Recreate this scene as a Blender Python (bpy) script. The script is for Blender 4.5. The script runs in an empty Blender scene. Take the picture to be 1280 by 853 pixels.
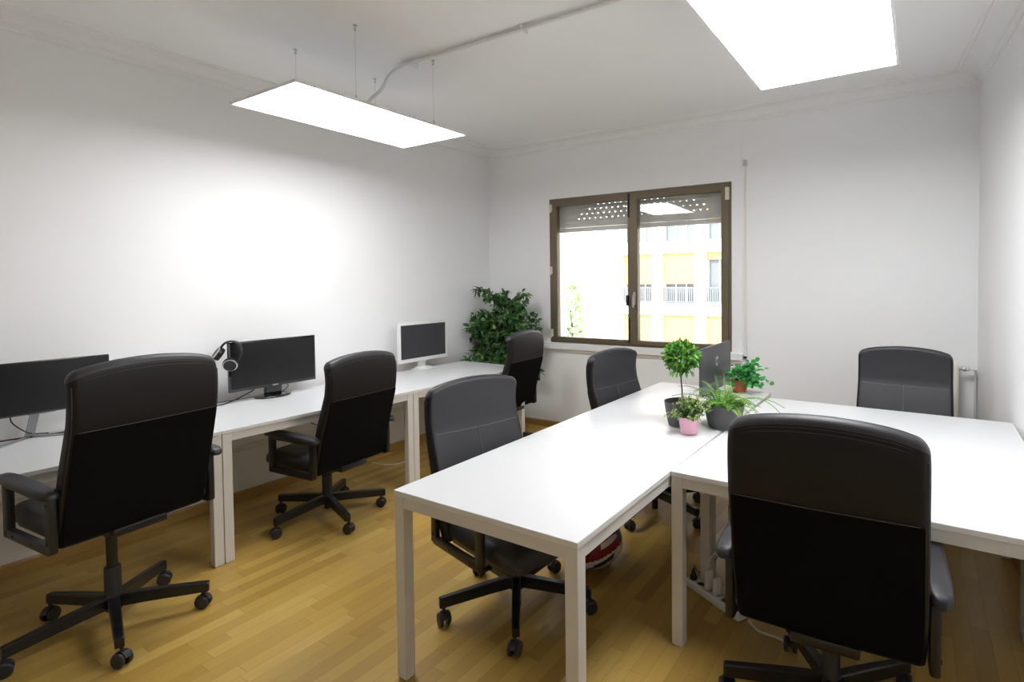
import bpy, bmesh, math, random
from mathutils import Vector, Matrix, Euler
R = math.radians
PI = math.pi
SC = bpy.context.scene
COL = SC.collection
rnd = random.Random(7)

# ------------------------------------------------------------------ materials
def mat(name, col, rough=.5, metal=0, spec=.5, bump=0, bscale=200, var=0, coat=0):
    m = bpy.data.materials.new(name); m.use_nodes = True
    n = m.node_tree.nodes; l = m.node_tree.links; b = n['Principled BSDF']
    b.inputs['Base Color'].default_value = (*col, 1)
    b.inputs['Roughness'].default_value = rough
    b.inputs['Metallic'].default_value = metal
    b.inputs['Specular IOR Level'].default_value = spec
    if coat: b.inputs['Coat Weight'].default_value = coat; b.inputs['Coat Roughness'].default_value = .08
    if bump or var:
        tc = n.new('ShaderNodeTexCoord'); nz = n.new('ShaderNodeTexNoise')
        nz.inputs['Scale'].default_value = bscale; nz.inputs['Detail'].default_value = 4
        l.new(tc.outputs['Object'], nz.inputs['Vector'])
        if bump:
            bp = n.new('ShaderNodeBump'); bp.inputs['Strength'].default_value = bump
            bp.inputs['Distance'].default_value = .002
            l.new(nz.outputs['Fac'], bp.inputs['Height']); l.new(bp.outputs['Normal'], b.inputs['Normal'])
        if var:
            mx = n.new('ShaderNodeMix'); mx.data_type = 'RGBA'
            mx.inputs['A'].default_value = (*[c*(1-var) for c in col], 1)
            mx.inputs['B'].default_value = (*[min(1, c*(1+var)) for c in col], 1)
            l.new(nz.outputs['Fac'], mx.inputs['Factor']); l.new(mx.outputs['Result'], b.inputs['Base Color'])
    return m

def emit(name, col, s):
    m = bpy.data.materials.new(name); m.use_nodes = True
    b = m.node_tree.nodes['Principled BSDF']
    b.inputs['Base Color'].default_value = (.9, .9, .9, 1)
    b.inputs['Emission Color'].default_value = (*col, 1); b.inputs['Emission Strength'].default_value = s
    return m

LEATHER = mat('black_leather', (.028, .028, .032), .42, bump=.35, bscale=350, spec=.45)
SHELL = mat('black_shell_leather', (.0085, .0072, .0068), .55, bump=.3, bscale=350, spec=.3)
MESHF = mat('black_back_fabric', (.0042, .0042, .0045), .9, bump=.6, bscale=600, spec=.1)
BLKPL = mat('black_plastic', (.010, .010, .011), .38, bump=.15, bscale=500)
BLKMT = mat('black_painted_steel', (.009, .009, .010), .30, bump=.05, bscale=300)
PADM = mat('black_arm_leather', (.020, .020, .023), .40, bump=.3, bscale=350, spec=.4)
SEAMM = mat('seam_thread', (.085, .085, .092), .6)
CAST = mat('caster_grey', (.022, .022, .025), .45, bump=.1, bscale=200)
DESK = mat('white_laminate', (.69, .695, .705), .33, bump=.03, bscale=900)
EDGE = mat('white_edge_band', (.76, .745, .72), .45, bump=.03, bscale=600)
FRAMEW = mat('white_powder_steel', (.70, .675, .63), .42, bump=.05, bscale=900)
WALL = mat('white_wall_paint', (.90, .90, .905), .75, bump=.12, bscale=60, spec=.25)
CEIL = mat('white_ceiling_paint', (.91, .91, .91), .8, bump=.08, bscale=60, spec=.2)
MOLD = mat('white_moulding', (.88, .88, .88), .6, bump=.05, bscale=80)
SILLM = mat('white_sill', (.85, .85, .85), .45, bump=.03, bscale=80)
BASEW = mat('oak_baseboard', (.42, .255, .075), .4, bump=.15, bscale=90, var=.15)
BRONZE = mat('bronze_aluminium', (.165, .132, .086), .42, metal=.35, bump=.04, bscale=400)
BRONZED = mat('dark_gasket', (.02, .018, .015), .6)
CREAM = mat('cream_plastic', (.70, .66, .52), .45)
WHPL = mat('white_plastic', (.80, .80, .79), .35, bump=.02, bscale=300)
SHUT = mat('grey_shutter', (.72, .70, .66), .6, bump=.1, bscale=200)
SCREEN = mat('matte_screen', (.012, .012, .013), .32, spec=.45)
SCREENG = mat('grey_screen', (.045, .045, .05), .35, spec=.5)
GLOSSB = mat('gloss_black', (.008, .008, .009), .08, spec=.5, coat=.5)
SILVER = mat('silver_metal', (.55, .55, .56), .3, metal=.8)
STRAPM = mat('off_white_webbing', (.80, .78, .72), .7)
STEELD = mat('brushed_steel', (.34, .34, .35), .35, metal=.6)
CHROME = mat('chrome', (.7, .7, .7), .2, metal=1)
AIO = mat('graphite_back', (.060, .060, .065), .45, bump=.05, bscale=400)
AIOC = mat('grey_chin', (.13, .13, .14), .45)
GPOT = mat('grey_pot', (.085, .085, .09), .55, bump=.1, bscale=120, var=.1)
PPOT = mat('pink_pot', (.86, .46, .60), .45, bump=.03, bscale=120)
TPOT = mat('terracotta', (.42, .13, .055), .75, bump=.3, bscale=90, var=.2)
SOIL = mat('soil', (.035, .022, .014), .95, bump=1, bscale=60, var=.4)
TWIG = mat('twig_bark', (.085, .055, .035), .8, bump=.5, bscale=90, var=.3)
RADM = mat('cream_radiator', (.80, .765, .66), .4, bump=.03, bscale=90)
HRED = mat('red_lacquer', (.24, .010, .018), .22, coat=.6)
HWHT = mat('white_lacquer', (.70, .68, .64), .25, coat=.5)
HBLK = mat('helmet_black', (.012, .012, .014), .4)
CLOTH = mat('pale_cloth', (.62, .52, .28), .8, bump=.5, bscale=120, var=.2)
CABW = mat('white_cable', (.72, .70, .66), .5)
CABB = mat('black_cable', (.012, .012, .012), .5)
FACW = mat('facade_render', (.86, .855, .84), .85, bump=.3, bscale=3, var=.03)
FACG = mat('facade_window', (.17, .18, .19), .3)
BLINDO = mat('orange_blind', (.75, .355, .16), .8, bump=.2, bscale=6, var=.05)
RAILG = mat('balustrade_grey', (.20, .21, .22), .7)
STREET = mat('street_asphalt', (.22, .22, .22), .9, bump=.5, bscale=2, var=.2)
PANEL = emit('led_diffuser', (.975, .985, 1), 9.6)
PANEL2 = emit('led_diffuser_brighter', (.975, .985, 1), 14.0)
LAMPF = mat('lamp_frame_white', (.78, .78, .78), .35)

def leaf_mat(name, c1, c2, c3, rough=.42):
    m = bpy.data.materials.new(name); m.use_nodes = True
    n = m.node_tree.nodes; l = m.node_tree.links; b = n['Principled BSDF']
    at = n.new('ShaderNodeAttribute'); at.attribute_name = 'leafvar'
    rp = n.new('ShaderNodeValToRGB'); e = rp.color_ramp.elements
    e[0].color = (*c1, 1); e[1].color = (*c3, 1); x = e.new(.5); x.color = (*c2, 1)
    l.new(at.outputs['Fac'], rp.inputs['Fac']); l.new(rp.outputs['Color'], b.inputs['Base Color'])
    b.inputs['Roughness'].default_value = rough
    b.inputs['Specular IOR Level'].default_value = .4
    tr = n.new('ShaderNodeBsdfTranslucent'); l.new(rp.outputs['Color'], tr.inputs['Color'])
    mx = n.new('ShaderNodeMixShader'); mx.inputs['Fac'].default_value = .3
    l.new(b.outputs['BSDF'], mx.inputs[1]); l.new(tr.outputs['BSDF'], mx.inputs[2])
    l.new(mx.outputs['Shader'], n['Material Output'].inputs['Surface'])
    return m
L_TOP = leaf_mat('topiary_leaf', (.035, .13, .018), (.085, .30, .035), (.27, .52, .07), .35)
L_FIC = leaf_mat('ficus_leaf', (.025, .085, .027), (.07, .19, .055), (.26, .42, .13), .4)
L_FERN = leaf_mat('fern_leaf', (.07, .22, .035), (.18, .42, .06), (.44, .62, .11), .5)
L_SML = leaf_mat('small_bush_leaf', (.055, .14, .045), (.13, .27, .09), (.42, .52, .17), .5)
L_GER = leaf_mat('geranium_leaf', (.03, .22, .04), (.07, .40, .09), (.14, .56, .16), .45)
L_TREE = leaf_mat('street_tree_leaf', (.28, .42, .16), (.42, .56, .26), (.6, .7, .4), .6)

def glass_mat():
    m = bpy.data.materials.new('window_glass'); m.use_nodes = True
    n = m.node_tree.nodes; l = m.node_tree.links; n.remove(n['Principled BSDF'])
    fr = n.new('ShaderNodeFresnel'); fr.inputs['IOR'].default_value = 1.6
    t = n.new('ShaderNodeBsdfTransparent'); t.inputs['Color'].default_value = (.97, .98, .975, 1)
    g = n.new('ShaderNodeBsdfGlossy'); g.inputs['Roughness'].default_value = .01
    mx = n.new('ShaderNodeMixShader')
    l.new(fr.outputs['Fac'], mx.inputs['Fac']); l.new(t.outputs[0], mx.inputs[1]); l.new(g.outputs[0], mx.inputs[2])
    l.new(mx.outputs[0], n['Material Output'].inputs['Surface'])
    return m
GLASS = glass_mat()

def floor_mat():
    m = bpy.data.materials.new('oak_strip_parquet'); m.use_nodes = True
    n = m.node_tree.nodes; l = m.node_tree.links; b = n['Principled BSDF']
    tc = n.new('ShaderNodeTexCoord'); sp = n.new('ShaderNodeSeparateXYZ'); l.new(tc.outputs['Object'], sp.inputs[0])
    def M(op, a, c=None, d=None):
        x = n.new('ShaderNodeMath'); x.operation = op
        for i, v in enumerate((a, c, d)):
            if v is None: continue
            if isinstance(v, (int, float)): x.inputs[i].default_value = v
            else: l.new(v, x.inputs[i])
        return x.outputs[0]
    W, L = .068, .47
    u = M('DIVIDE', sp.outputs['X'], W); row = M('FLOOR', u); fu = M('FRACT', u)
    wn = n.new('ShaderNodeTexWhiteNoise'); wn.noise_dimensions = '1D'; l.new(row, wn.inputs['W'])
    v = M('ADD', M('DIVIDE', sp.outputs['Y'], L), M('MULTIPLY', wn.outputs['Value'], 7.3)); ci = M('FLOOR', v); fv = M('FRACT', v)
    cb = n.new('ShaderNodeCombineXYZ'); l.new(row, cb.inputs[0]); l.new(ci, cb.inputs[1])
    w2 = n.new('ShaderNodeTexWhiteNoise'); w2.noise_dimensions = '2D'; l.new(cb.outputs[0], w2.inputs['Vector'])
    # grain stretched along the strips and offset for every strip
    cg = n.new('ShaderNodeCombineXYZ')
    l.new(M('MULTIPLY', sp.outputs['X'], 60), cg.inputs[0])
    l.new(M('MULTIPLY', sp.outputs['Y'], 3.2), cg.inputs[1]); l.new(M('MULTIPLY', w2.outputs['Value'], 40), cg.inputs[2])
    nz = n.new('ShaderNodeTexNoise'); nz.inputs['Scale'].default_value = 1; nz.inputs['Detail'].default_value = 5
    nz.inputs['Distortion'].default_value = .8; l.new(cg.outputs[0], nz.inputs['Vector'])
    rp = n.new('ShaderNodeValToRGB'); e = rp.color_ramp.elements
    e[0].color = (.36, .205, .042, 1); e[1].color = (.66, .47, .15, 1)
    for p_, c in ((.3, (.46, .285, .062)), (.75, (.55, .36, .085))):
        x = e.new(p_); x.color = (*c, 1)
    fac = M('ADD', M('MULTIPLY', w2.outputs['Value'], .72), M('MULTIPLY', nz.outputs['Fac'], .28))
    l.new(fac, rp.inputs['Fac'])
    gu = M('LESS_THAN', M('MULTIPLY', M('MINIMUM', fu, M('SUBTRACT', 1, fu)), W), .0007)
    gv = M('LESS_THAN', M('MULTIPLY', M('MINIMUM', fv, M('SUBTRACT', 1, fv)), L), .0009)
    gap = M('MAXIMUM', gu, gv)
    mx = n.new('ShaderNodeMix'); mx.data_type = 'RGBA'; l.new(M('MULTIPLY', gap, .62), mx.inputs['Factor'])
    l.new(rp.outputs['Color'], mx.inputs['A']); mx.inputs['B'].default_value = (.13, .07, .02, 1)
    # worn, greyer patches of the old varnish
    nw = n.new('ShaderNodeTexNoise'); nw.inputs['Scale'].default_value = 1.7; nw.inputs['Detail'].default_value = 3
    l.new(tc.outputs['Object'], nw.inputs['Vector'])
    mw = n.new('ShaderNodeMix'); mw.data_type = 'RGBA'
    l.new(M('MULTIPLY', M('MAXIMUM', M('SUBTRACT', nw.outputs['Fac'], .5), 0), 1.1), mw.inputs['Factor'])
    l.new(mx.outputs['Result'], mw.inputs['A']); mw.inputs['B'].default_value = (.42, .30, .14, 1)
    l.new(mw.outputs['Result'], b.inputs['Base Color'])
    rr = M('ADD', .27, M('MULTIPLY', nz.outputs['Fac'], .16)); l.new(rr, b.inputs['Roughness'])
    bp = n.new('ShaderNodeBump'); bp.inputs['Strength'].default_value = .25; bp.inputs['Distance'].default_value = .001
    l.new(M('SUBTRACT', nz.outputs['Fac'], gap), bp.inputs['Height']); l.new(bp.outputs['Normal'], b.inputs['Normal'])
    return m
FLOOR = floor_mat()

# ------------------------------------------------------------------ helpers
def tag(o, label=None, cat=None, group=None, kind=None):
    if label: o['label'] = label
    if cat: o['category'] = cat
    if group: o['group'] = group
    if kind: o['kind'] = kind
    return o

def thing(name, label, cat, loc=(0, 0, 0), rz=0, group=None):
    o = bpy.data.objects.new(name, None); COL.objects.link(o)
    o.empty_display_size = .05
    o.location = loc; o.rotation_euler = (0, 0, rz)
    return tag(o, label, cat, group)

def part(name, bm, m, parent=None, smooth=False, loc=None, rot=None):
    me = bpy.data.meshes.new(name)
    bmesh.ops.recalc_face_normals(bm, faces=bm.faces)
    if smooth:
        for f in bm.faces: f.smooth = True
        for e in bm.edges:
            if len(e.link_faces) == 2 and e.calc_face_angle() > R(38): e.smooth = False
    bm.to_mesh(me); bm.free()
    for mm in (m if isinstance(m, (list, tuple)) else [m]): me.materials.append(mm)
    o = bpy.data.objects.new(name, me); COL.objects.link(o)
    if parent: o.parent = parent
    if loc: o.location = loc
    if rot: o.rotation_euler = rot
    return o

def struct(name, bm, m, parent=None, smooth=False):
    o = part(name, bm, m, parent, smooth)
    if not parent: o['kind'] = 'structure'
    return o

def copy_tree(o, parent=None):
    c = o.copy(); COL.objects.link(c)
    if parent: c.parent = parent
    for ch in list(o.children): copy_tree(ch, c)
    return c

def bx(bm, x0, x1, y0, y1, z0, z1, bev=0, seg=2, M=None, mi=0):
    v = [bm.verts.new(p) for p in ((x0,y0,z0),(x1,y0,z0),(x1,y1,z0),(x0,y1,z0),(x0,y0,z1),(x1,y0,z1),(x1,y1,z1),(x0,y1,z1))]
    fs = [bm.faces.new([v[i] for i in q]) for q in ((3,2,1,0),(4,5,6,7),(0,1,5,4),(1,2,6,5),(2,3,7,6),(3,0,4,7))]
    if bev:
        es = list({e for f in fs for e in f.edges})
        r = bmesh.ops.bevel(bm, geom=es, offset=bev, segments=seg, affect='EDGES', profile=.5)
        nv = {x for f in r['faces'] for x in f.verts} | {x for x in v if x.is_valid}
        for f in list(bm.faces):
            pass
        v = list(nv)
    for f in {f for x in v for f in x.link_faces}: f.material_index = mi
    if M is not None: bmesh.ops.transform(bm, matrix=M, verts=v)
    return v

def lathe(bm, prof, n=32, M=None, cap0=True, cap1=True, mi=0):
    rings = []
    for r, z in prof:
        rings.append([bm.verts.new((r*math.cos(2*PI*i/n), r*math.sin(2*PI*i/n), z)) for i in range(n)])
    for a, b in zip(rings, rings[1:]):
        for i in range(n):
            bm.faces.new((a[i], a[(i+1) % n], b[(i+1) % n], b[i])).material_index = mi
    if cap0: bm.faces.new(rings[0][::-1]).material_index = mi
    if cap1: bm.faces.new(rings[-1]).material_index = mi
    vs = [v for r in rings for v in r]
    if M is not None: bmesh.ops.transform(bm, matrix=M, verts=vs)
    return vs

def smooth_pts(pts, k=6):
    pts = [Vector(p) for p in pts]
    if len(pts) < 3: return pts
    out = []
    for i in range(len(pts)-1):
        p0 = pts[max(i-1, 0)]; p1 = pts[i]; p2 = pts[i+1]; p3 = pts[min(i+2, len(pts)-1)]
        for j in range(k):
            t = j/k
            out.append(.5*((2*p1)+(-p0+p2)*t+(2*p0-5*p1+4*p2-p3)*t*t+(-p0+3*p1-3*p2+p3)*t**3))
    out.append(pts[-1]); return out

def tube(bm, pts, r, n=8, smooth=True, k=6, mi=0, r1=None):
    pts = smooth_pts(pts, k) if smooth else [Vector(p) for p in pts]
    rings = []; N = len(pts); prev = None
    for i, p in enumerate(pts):
        t = (pts[min(i+1, N-1)]-pts[max(i-1, 0)]).normalized()
        if prev is None:
            a = Vector((0, 0, 1)) if abs(t.z) < .9 else Vector((1, 0, 0)); s = t.cross(a).normalized()
        else:
            s = (prev - t*prev.dot(t)).normalized()
        prev = s; q = t.cross(s)
        rr = r if r1 is None else r+(r1-r)*i/(N-1)
        rings.append([bm.verts.new(p+(s*math.cos(2*PI*j/n)+q*math.sin(2*PI*j/n))*rr) for j in range(n)])
    for a, b in zip(rings, rings[1:]):
        for j in range(n): bm.faces.new((a[j], a[(j+1) % n], b[(j+1) % n], b[j])).material_index = mi
    bm.faces.new(rings[0][::-1]).material_index = mi; bm.faces.new(rings[-1]).material_index = mi

def loft(bm, rings, cap=True, closed=True):
    rs = [[bm.verts.new(p) for p in r] for r in rings]; n = len(rs[0])
    for a, b in zip(rs, rs[1:]):
        for j in range(n if closed else n-1): bm.faces.new((a[j], a[(j+1) % n], b[(j+1) % n], b[j]))
    if cap and closed:
        bm.faces.new(rs[0][::-1]); bm.faces.new(rs[-1])
    return rs

def rrect(w, d, r, n=5, sub=0):
    """rounded rectangle outline, half sizes w,d"""
    r = min(r, w*.999, d*.999); out = []
    for q, (cx, cy, a0) in enumerate(((w-r, d-r, 0), (-w+r, d-r, 90), (-w+r, -d+r, 180), (w-r, -d+r, 270))):
        for i in range(n+1):
            a = R(a0+90*i/n); out.append((cx+r*math.cos(a), cy+r*math.sin(a)))
        if sub and q in (0, 2):
            x0, y0 = out[-1]; x1 = -x0
            for k in range(1, sub): out.append((x0+(x1-x0)*k/sub, y0))
    return out
def NB(): return bmesh.new()
def T(x, y, z): return Matrix.Translation((x, y, z))
def RX(a): return Matrix.Rotation(a, 4, 'X')
def RY(a): return Matrix.Rotation(a, 4, 'Y')
def RZ(a): return Matrix.Rotation(a, 4, 'Z')

# ------------------------------------------------------------------ camera
cam = bpy.data.cameras.new('camera'); co = bpy.data.objects.new('camera', cam); COL.objects.link(co)
yaw, pitch, roll = R(-32.1139), R(-1.5782), R(-.5544)
fw = Vector((math.sin(yaw)*math.cos(pitch), math.cos(yaw)*math.cos(pitch), math.sin(pitch)))
rt = Vector((math.cos(yaw), -math.sin(yaw), 0)); up = rt.cross(fw)
r2 = math.cos(roll)*rt+math.sin(roll)*up; u2 = -math.sin(roll)*rt+math.cos(roll)*up
mw = Matrix(((r2.x, u2.x, -fw.x, 0), (r2.y, u2.y, -fw.y, 0), (r2.z, u2.z, -fw.z, 1.536), (0, 0, 0, 1)))
co.matrix_world = mw
cam.sensor_width = 36; cam.sensor_fit = 'HORIZONTAL'; cam.lens = 680.88/1280*36
cam.shift_x = -80.2/1280; cam.shift_y = -55.5/1280
cam.clip_start = .05; cam.clip_end = 300
SC.camera = co
SC.view_settings.view_transform = 'Standard'; SC.view_settings.look = 'None'
SC.view_settings.gamma = 1; SC.view_settings.exposure = .60
SC.view_settings.use_curve_mapping = False

# ------------------------------------------------------------------ room shell
XW, YB, ROTB = -4.085, 4.6885, .0296
XR = .365; ZC = 2.985; YF = -1.6
CB = math.cos(ROTB)
def backy(x): return YB+(x+4.0582)*math.tan(ROTB)
# right wall runs slightly outwards towards the camera
RWA = (XR, backy(XR)); SLOPE = (.455-.365)/(4.82-3.70)
def rightx(y): return XR+(RWA[1]-y)*SLOPE

bm = NB(); bx(bm, -4.6, 1.6, YF-.3, 5.3, -.12, 0); struct('floor', bm, FLOOR)
bm = NB(); bx(bm, -4.6, 1.6, YF-.3, 5.3, ZC, ZC+.2); struct('ceiling', bm, CEIL)
bm = NB(); bx(bm, XW-.25, XW, YF-.25, 5.2, 0, ZC); struct('wall_left', bm, WALL)
bm = NB(); bx(bm, -4.5, 1.5, YF-.25, YF, 0, ZC); struct('wall_front', bm, WALL)
bm = NB()
LR = math.hypot(rightx(YF-.2)-XR, RWA[1]-(YF-.2)); ANG = math.atan(SLOPE)
bx(bm, 0, .25, -LR-.1, .45, 0, ZC, M=T(XR, RWA[1], 0) @ RZ(ANG)); struct('wall_right', bm, WALL)
# back wall in its own frame: origin at left corner, +x along wall, +y outwards
MB_ = T(-4.0582, YB, 0) @ RZ(ROTB)
WX0, WX1, WZ0, WZ1 = (-3.2704+4.0582)/CB, (-1.3808+4.0582)/CB, .9064, 2.3958
bm = NB(); e = .02
bx(bm, -.4, WX0+e, 0, .28, 0, ZC, M=MB_); bx(bm, WX1-e, 4.8, 0, .28, 0, ZC, M=MB_)
bx(bm, WX0+e, WX1-e, 0, .28, 0, WZ0+e, M=MB_); bx(bm, WX0+e, WX1-e, 0, .28, WZ1-e, ZC, M=MB_)
struct('wall_back', bm, WALL)

# cornice profile (offset from wall, z)
prof = [(0, ZC-.095), (.006, ZC-.095), (.008, ZC-.080), (.016, ZC-.074), (.03, ZC-.066)]
for i in range(9):
    a = i/8*PI/2; prof.append((.03+.10*(1-math.cos(a))**1.0, ZC-.066+.044*math.sin(a)))
prof += [(.14, ZC-.020), (.142, ZC-.010), (.158, ZC-.008), (.162, ZC), (0, ZC)]
def cornice(name, A, B, nrm):
    bm = NB(); A = Vector(A); B = Vector(B); nr = Vector(nrm)
    rings = [[(P.x+nr.x*o, P.y+nr.y*o, z) for o, z in prof] for P in (A, B)]
    loft(bm, rings); struct(name, bm, MOLD)
cornice('trim_1', (XW, YF, 0), (XW, 5.0, 0), (1, 0, 0))
cornice('trim_2', (-4.2, backy(-4.2), 0), (.8, backy(.8), 0), (math.sin(ROTB), -CB, 0))
cornice('trim_3', (rightx(YF), YF, 0), (rightx(5.1), 5.1, 0), (-math.cos(ANG), -math.sin(ANG), 0))
# baseboards
def board(name, A, B, nrm):
    bm = NB(); A = Vector(A); B = Vector(B); nr = Vector(nrm)
    pr = [(0, 0), (.014, 0), (.014, .056), (.009, .066), (0, .067)]
    loft(bm, [[(P.x+nr.x*o, P.y+nr.y*o, z) for o, z in pr] for P in (A, B)]); struct(name, bm, BASEW)
board('baseboard_left', (XW, YF, 0), (XW, 4.72, 0), (1, 0, 0))
board('baseboard_back', (-4.1, backy(-4.1), 0), (.38, backy(.38), 0), (math.sin(ROTB), -CB, 0))
board('baseboard_right', (rightx(YF), YF, 0), (rightx(4.8), 4.8, 0), (-math.cos(ANG), -math.sin(ANG), 0))
# white plastic trunking low on the left wall
bm = NB(); bx(bm, XW, XW+.022, -1.2, 4.60, .355, .395, bev=.003); struct('trim_4', bm, WHPL)
# panel of the shutter box and window surround
bm = NB()
bx(bm, WX0-.13, WX0-.0, -.006, 0, .84, ZC-.09, M=MB_)
bx(bm, WX1+.0, WX1+.085, -.006, 0, .84, ZC-.09, M=MB_)
bx(bm, WX0, WX1, -.006, 0, WZ1, ZC-.09, M=MB_)
struct('trim_5', bm, WALL)
# sill
bm = NB(); bx(bm, WX0-.15, WX1+.10, -.045, 0, WZ0-.072, WZ0-.004, bev=.006, M=MB_)
bx(bm, WX0-.15, WX1+.10, -.022, 0, WZ0-.095, WZ0-.072, M=MB_)
struct('trim_6', bm, SILLM)

# ------------------------------------------------------------------ window
win = bpy.data.objects.new('window_1', None); COL.objects.link(win); win['kind'] = 'structure'
win.location = (-4.0582, YB, 0); win.rotation_euler = (0, 0, ROTB)
def frame_bm(x0, x1, z0, z1, y0, y1, wl, wr, wb, wt, bev=.004):
    bm = NB()
    bx(bm, x0, x0+wl, y0, y1, z0, z1, bev); bx(bm, x1-wr, x1, y0, y1, z0, z1, bev)
    bx(bm, x0+wl-.004, x1-wr+.004, y0+.001, y1, z0, z0+wb, bev); bx(bm, x0+wl-.004, x1-wr+.004, y0+.001, y1, z1-wt, z1, bev)
    return bm
MIDX = (-2.32+4.0582)/CB
part('frame', frame_bm(WX0, WX1, WZ0, WZ1, -.014, .075, .032, .032, .022, .028), BRONZE, win)
sl = part('left_sash', frame_bm(WX0+.026, MIDX+.01, WZ0+.016, WZ1-.022, -.022, .045, .066, .062, .042, .058), BRONZE, win)
sr = part('right_sash', frame_bm(MIDX-.028, WX1-.026, WZ0+.016, WZ1-.022, -.030, .045, .080, .060, .042, .058, .006), BRONZE, win)
bm = NB(); bx(bm, WX0+.088, MIDX-.048, .012, .018, WZ0+.054, WZ1-.076); part('pane', bm, GLASS, sl)
bm = NB(); bx(bm, MIDX+.048, WX1-.082, .012, .018, WZ0+.054, WZ1-.076); part('pane', bm, GLASS, sr)
bm = NB()
for (a, b, w) in ((WZ1-.25, WZ1-.02, .012), (WZ0+.03, WZ0+.27, .012)):
    bx(bm, MIDX-.045, MIDX-.028, -.034, -.02, a, b, .003)
bx(bm, MIDX-.062, MIDX-.040, -.05, -.02, 1.30, 1.40, .005)
part('latch_strip', bm, BRONZED, sl)
bm = NB(); bx(bm, MIDX+.012, MIDX+.036, -.042, -.028, 1.31, 1.43, .004)
lathe(bm, [(.011, -.03), (.011, .01)], 12, M=T(MIDX+.024, -.045, 1.385) @ RX(PI/2))
bx(bm, MIDX+.014, MIDX+.034, -.078, -.062, 1.285, 1.405, .006)
part('window_handle', bm, SILVER, sr)
for z in (WZ0+.06, 1.62, WZ1-.13):
    bm = NB(); bx(bm, WX0+.010, WX0+.040, -.034, -.012, z, z+.075, .004); bx(bm, WX0+.018, WX0+.03, -.038, -.03, z-.012, z+.03, .003)
    part('hinge', bm, CREAM, sl)
bm = NB(); bx(bm, WX1-.048, WX1-.016, -.042, -.012, WZ1-.16, WZ1-.05, .004); part('hinge', bm, CREAM, sr)
# roller shutter outside the glass, half lowered, with rows of small slots
bm = NB(); ys0, ys1 = .135, .147; z = 2.055
bx(bm, WX0-.02, WX1+.02, ys0-.004, ys1+.004, z, z+.045, .004); z += .047
XA = (-2.32+4.0582)/CB
half = [.72, .66, .56, .47]; nrow = 0
while z < WZ1+.12:
    bx(bm, WX0-.02, WX1+.02, ys0, ys1, z, z+.036, .004, 1)
    zz0, zz1 = z+.034, z+.049
    if 1 <= nrow <= 4:
        h = half[nrow-1]; k = -12; xs = []
        off = .0325 if nrow % 2 else 0
        x = -12*.065+off
        while x < .95:
            if abs(x) <= h+.01: xs.append(XA+x)
            x += .065
        a = WX0-.02
        for c in xs:
            bx(bm, a, c-.009, ys0+.002, ys1-.002, zz0, zz1); a = c+.009
        bx(bm, a, WX1+.02, ys0+.002, ys1-.002, zz0, zz1)
    else:
        bx(bm, WX0-.02, WX1+.02, ys0+.002, ys1-.002, zz0, zz1)
    z += .047; nrow += 1
part('roller_shutter', bm, SHUT, win)

# shutter strap on the wall right of the window
t = thing('shutter_strap', 'narrow white shutter strap hanging on the wall right of the window', 'shutter strap', (-1.263, backy(-1.263), .855), ROTB)
bm = NB(); bx(bm, -.009, .009, -.016, -.010, .03, 1.66, .002); part('strap', bm, STRAPM, t)
bm = NB(); bx(bm, -.014, .014, -.030, -.0, 1.655, 1.71, .004); bx(bm, -.006, .006, -.034, -.028, 1.665, 1.70); part('strap_guide', bm, SILVER, t)
bm = NB(); bx(bm, -.013, .013, -.020, -.0, .02, .22, .003); part('strap_winder', bm, WHPL, t)
bm = NB(); bx(bm, -.012, .012, -.026, -.0, 0, .02, .003); o = part('end_clip', bm, BLKPL, t); o['label'] = 'dark end clip'

# radiator behind the far right chair
t = thing('radiator', 'cream column radiator on the back wall, mostly hidden by the far right chair', 'radiator', (.035, backy(.035), 0), ROTB)
bm = NB()
for i in range(8):
    x = -.235+i*.06
    for yy in (-.135, -.075):
        rings = []
        for z, s in ((.16, .55), (.175, .9), (.20, 1), (.90, 1), (.925, .9), (.94, .55)):
            rings.append([(x+px, yy+py, z) for px, py in rrect(.024*s, .022*s, .014*s, 3)])
        loft(bm, rings)
    bx(bm, x-.018, x+.018, -.15, -.06, .865, .915, .010); bx(bm, x-.018, x+.018, -.15, -.06, .19, .24, .010)
bx(bm, -.255, .215, -.12, -.09, .88, .90, .006); bx(bm, -.255, .215, -.12, -.09, .205, .225, .006)
for x in (-.2, .15): bx(bm, x, x+.02, -.07, .0, .86, .88)
part('radiator_columns', bm, RADM, t, smooth=True)
bm = NB(); tube(bm, [(.21, -.105, .89), (.245, -.105, .89)], .011, 10, False); lathe(bm, [(.016, 0), (.018, .005), (.018, .02), (.014, .026)], 12, M=T(.235, -.105, .89) @ RY(PI/2))
lathe(bm, [(.010, 0), (.016, .004), (.014, .035), (.011, .045)], 12, M=T(.262, -.105, .89) @ RX(PI*.42)); part('valve', bm, SILVER, t, smooth=True)
bm = NB(); tube(bm, [(.255, -.105, .89), (.29, -.105, .89), (.312, -.08, .885), (.314, -.05, .87), (.316, -.03, .80), (.316, -.02, .6), (.316, -.02, .0)], .008, 10); part('pipe', bm, WHPL, t, smooth=True)

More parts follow.
